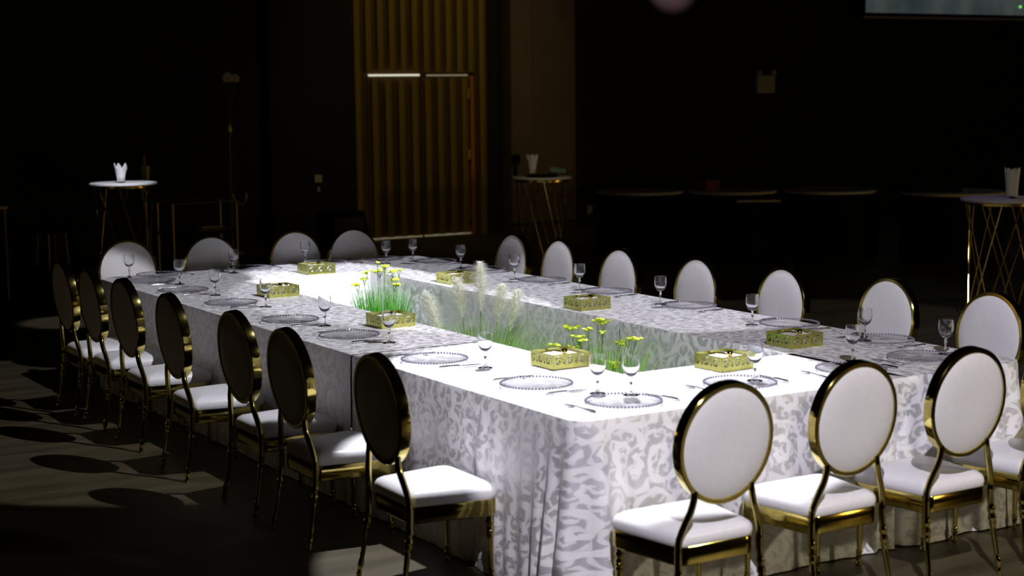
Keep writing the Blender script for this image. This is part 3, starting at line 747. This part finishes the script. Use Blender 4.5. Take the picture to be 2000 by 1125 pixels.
# ------------------------------------------------------------------ dark background furniture
def trolley():
    e = ob('serving_trolley', None, None, (0,0,0)); tag(e, 'thin gold-framed serving trolley in the dark behind the far chairs', 'trolley')
    x0, x1, y0, y1, z = 1.70, 2.31, 9.05, 9.45, 1.00
    for x, y in ((x0,y0),(x1,y0),(x0,y1),(x1,y1)): ob('post', G().box((x,y,z/2+.02),(.016,.016,z-.04)).mesh('post','bone',False), e)
    for a, b in (((x0,y0),(x1,y0)),((x0,y1),(x1,y1)),((x0,y0),(x0,y1)),((x1,y0),(x1,y1))):
        ob('top_rail', G().tube([(*a,z),(*b,z)], .008, 6).mesh('rail','bone'), e)
    for zz in (.25,.72): ob('shelf', G().box(((x0+x1)/2,(y0+y1)/2,zz),(x1-x0,y1-y0,.02)).mesh('shelf','black',False), e)
    P = catmull([(x1-.03,y0,z+.07),(x1-.03,y0,z+.03),(x1+.01,y0,z-.01),(x1+.05,y0,z-.03),(x1+.09,y0,z+.01),(x1+.10,y0,z+.07)], 6)
    ob('handle', G().tube(P, .013, 8).mesh('handle','bone'), e)
    for x, y in ((x0,y0),(x1,y0),(x0,y1),(x1,y1)): ob('caster', G().ball((x,y,.022),.022).mesh('caster','black'), e)
    one('book', G().box((0,0,.014),(.30,.2,.026)).box((.01,0,.014),(.30,.19,.020)).mesh('bk','red',False), (2.10,9.2,.7305), .05, 'dull red book lying on the trolley shelf', 'book')
    one('book', G().box((0,0,.010),(.20,.16,.02)).box((.008,0,.010),(.20,.15,.015)).mesh('bk2','book',False), (2.10,9.19,.758), -.04, 'pale book on top of the red one on the trolley', 'book')
trolley()
# bucket on a stand behind the lit cocktail table
bx, by = 2.57, 12.3
spawn('ice_bucket', [('bucket', G().lathe([(.06,.96),(.085,1.20),(.092,1.205),(.086,1.205),(.078,1.19),(.055,.98)], 28).mesh('bk','goldsatin')),
      ('stand', G().lathe([(.13,0),(.13,.012),(.02,.03),(.012,.05),(.012,.90),(.065,.955),(.06,.96)], 24).mesh('st','bone')),
      ('bottle', G().lathe([(.001,1.0),(.034,1.0),(.034,1.17),(.014,1.23),(.013,1.29),(.016,1.295),(.016,1.31),(.001,1.31)], 18).mesh('bt','orange'), None, 'gold-necked bottle')],
      (bx,by,0), 0, 'dim gold ice bucket with a bottle on a stand behind the lit cocktail table', 'ice bucket')
# tall flower stand
g = G(); rd = random.Random(2)
for cx, cz, r in ((0,2.16,.06),(.10,2.15,.05)):
    for k in range(6):
        a = k*PI/3; g.ball((cx+.6*r*math.cos(a), .02*math.sin(a*2), cz+.6*r*math.sin(a)), r*.6, 7, 5, (1,.5,1))
spawn('flower_stand', [('blossoms', g.mesh('bl','blossom')),
      ('vase', G().lathe([(.03,1.45),(.05,1.52),(.03,1.62),(.02,1.66),(.03,1.68)], 18).mesh('vs','goldsatin')),
      ('pole', G().tube([(0,0,.03),(0,0,1.46)], .012, 8).mesh('po','bone')), ('base', G().lathe([(.14,0),(.14,.02),(.02,.04)], 24).mesh('ba','bone')),
      ('twig', G().tube(catmull([(0,0,1.62),(.01,0,1.9),(0,.0,2.13)],4), .005, 5).mesh('tw','stem')), ('twig', G().tube(catmull([(0,0,1.62),(.05,0,1.9),(.10,.0,2.12)],4), .005, 5).mesh('tw','stem'))],
      (4.21,13.9,0), 0, 'tall slim flower stand with two cream blossoms against the dark back wall', 'flower stand')
# dark speaker box before the gold wall
spawn('speaker_cabinet', [('body', G().loops([[(-.45,-.2,0),(.12,-.2,0),(.12,.2,0),(-.45,.2,0)],[(-.45,-.2,.48),(.02,-.2,.50),(.02,.2,.50),(-.45,.2,.48)]]).mesh('sp','black',False)),
      ('grille', G().box((-.2,-.215,.25),(.4,.02,.36)).mesh('gr','pot',False))], (5.66,13.4,0), 0, 'low black cabinet in front of the gold panel, left of the doors', 'cabinet')
# stools / table at far left
def stool(loc, label, w=.34, h=.46):
    e = ob('stool', None, None, loc, (0,0,.3)); tag(e, label, 'stool', 'dark stools at the far left')
    ob('seat', G().loops([[(w/2*c*(1 if abs(c)>.1 else 1)*q, w/2*s*q, z) for c, s in [(math.cos(2*PI*k/24), math.sin(2*PI*k/24)) for k in range(24)]] for q, z in ((.96,h-.06),(1,h-.05),(1,h-.015),(.9,h),(.1,h+.004))]).mesh('seat','black'), e)
    for sx in (-1,1):
        for sy in (-1,1):
            l = ob('leg', G().tube([(sx*w*.32,sy*w*.32,h-.05),(sx*w*.38,sy*w*.38,.012)], [.010,.007], 6).mesh('leg','bone'), e)
            ob('foot', G().ball((sx*w*.38,sy*w*.38,.010),.012).mesh('foot','hinge'), l)
stool((1.92,13.7,0), 'low dark stool with thin gold legs, in the dark at far left')
e = ob('side_table', None, None, (.40,11.3,0)); tag(e, 'dark side table with a gold edge cut by the left picture edge', 'table')
ob('table_top', G().box((0,0,.90),(.7,.5,.03)).mesh('tt','black',False), e)
ob('edge', G().box((0,-.255,.90),(.7,.012,.03)).mesh('ed','bone',False), e)
for sx in (-.33,.33):
    for sy in (-.22,.22): ob('leg', G().tube([(sx,sy,.885),(sx,sy,0)], .012, 6).mesh('lg','bone'), e)
# round tables in the distance on the right
def round_table(loc, label, r=.75):
    e = ob('round_table', None, None, loc); tag(e, label, 'table', 'distant round tables in the dark')
    ob('table_top', G().lathe([(.01,.72),(r,.72),(r+.006,.735),(r,.75),(.01,.75)], 56).mesh('top','marble',True,35), e)
    n = 72; rings = []
    for z, q in ((.72,1.0),(.5,.99),(.25,1.02),(.01,1.05)):
        rings.append([((r-.02)*q*(1+.03*(.75-z)*math.sin(12*2*PI*k/n))*math.cos(2*PI*k/n), (r-.02)*q*(1+.03*(.75-z)*math.sin(12*2*PI*k/n))*math.sin(2*PI*k/n), z) for k in range(n)])
    ob('skirt', G().loops(rings, False, False).mesh('skirt','black'), e)
    return e
round_table((8.288,10.983,0), 'dark round table just right of the outlet, leftmost of the distant ones', .53)
round_table((9.18,10.33,0), 'round table behind the thin gold bench rail, second of the distant ones', .53)
round_table((10.15,9.66,0), 'round table with a pale curved rim, third of the distant ones', .56)
round_table((10.98,8.50,0), 'largest distant round table with a pale rim and dark cover on it', .60)
spawn('folded_cover', [('cloth', G().box((0,0,.03),(.62,.55,.06)).box((.02,.02,.07),(.5,.42,.03)).mesh('fc','black',False))], (10.85,8.75,.7505), -.55, 'flat black folded cover on the largest distant round table', 'cover')
spawn('red_box', [('body', G().box((0,0,.05),(.22,.18,.10)).mesh('rb','red',False)), ('lid', G().box((0,0,.108),(.23,.19,.016)).mesh('rl','red',False))], (8.98,10.55,.7505), .1, 'dull red box on the second distant round table', 'box')
e = ob('bench', None, None, (8.80,9.55,0), (0,0,-.55)); tag(e, 'low bench with a thin gold rail before the distant tables', 'bench')
ob('seat', G().box((0,0,.63),(.72,.30,.06)).mesh('bs','black',False), e)
ob('rail', G().box((.08,-.16,.685),(.50,.02,.022)).mesh('br','bone',False), e)
for sx in (-.35,.35):
    for sy in (-.14,.14): ob('leg', G().box((sx*.95,sy*.9,.30),(.025,.025,.60)).mesh('bl','black',False), e)
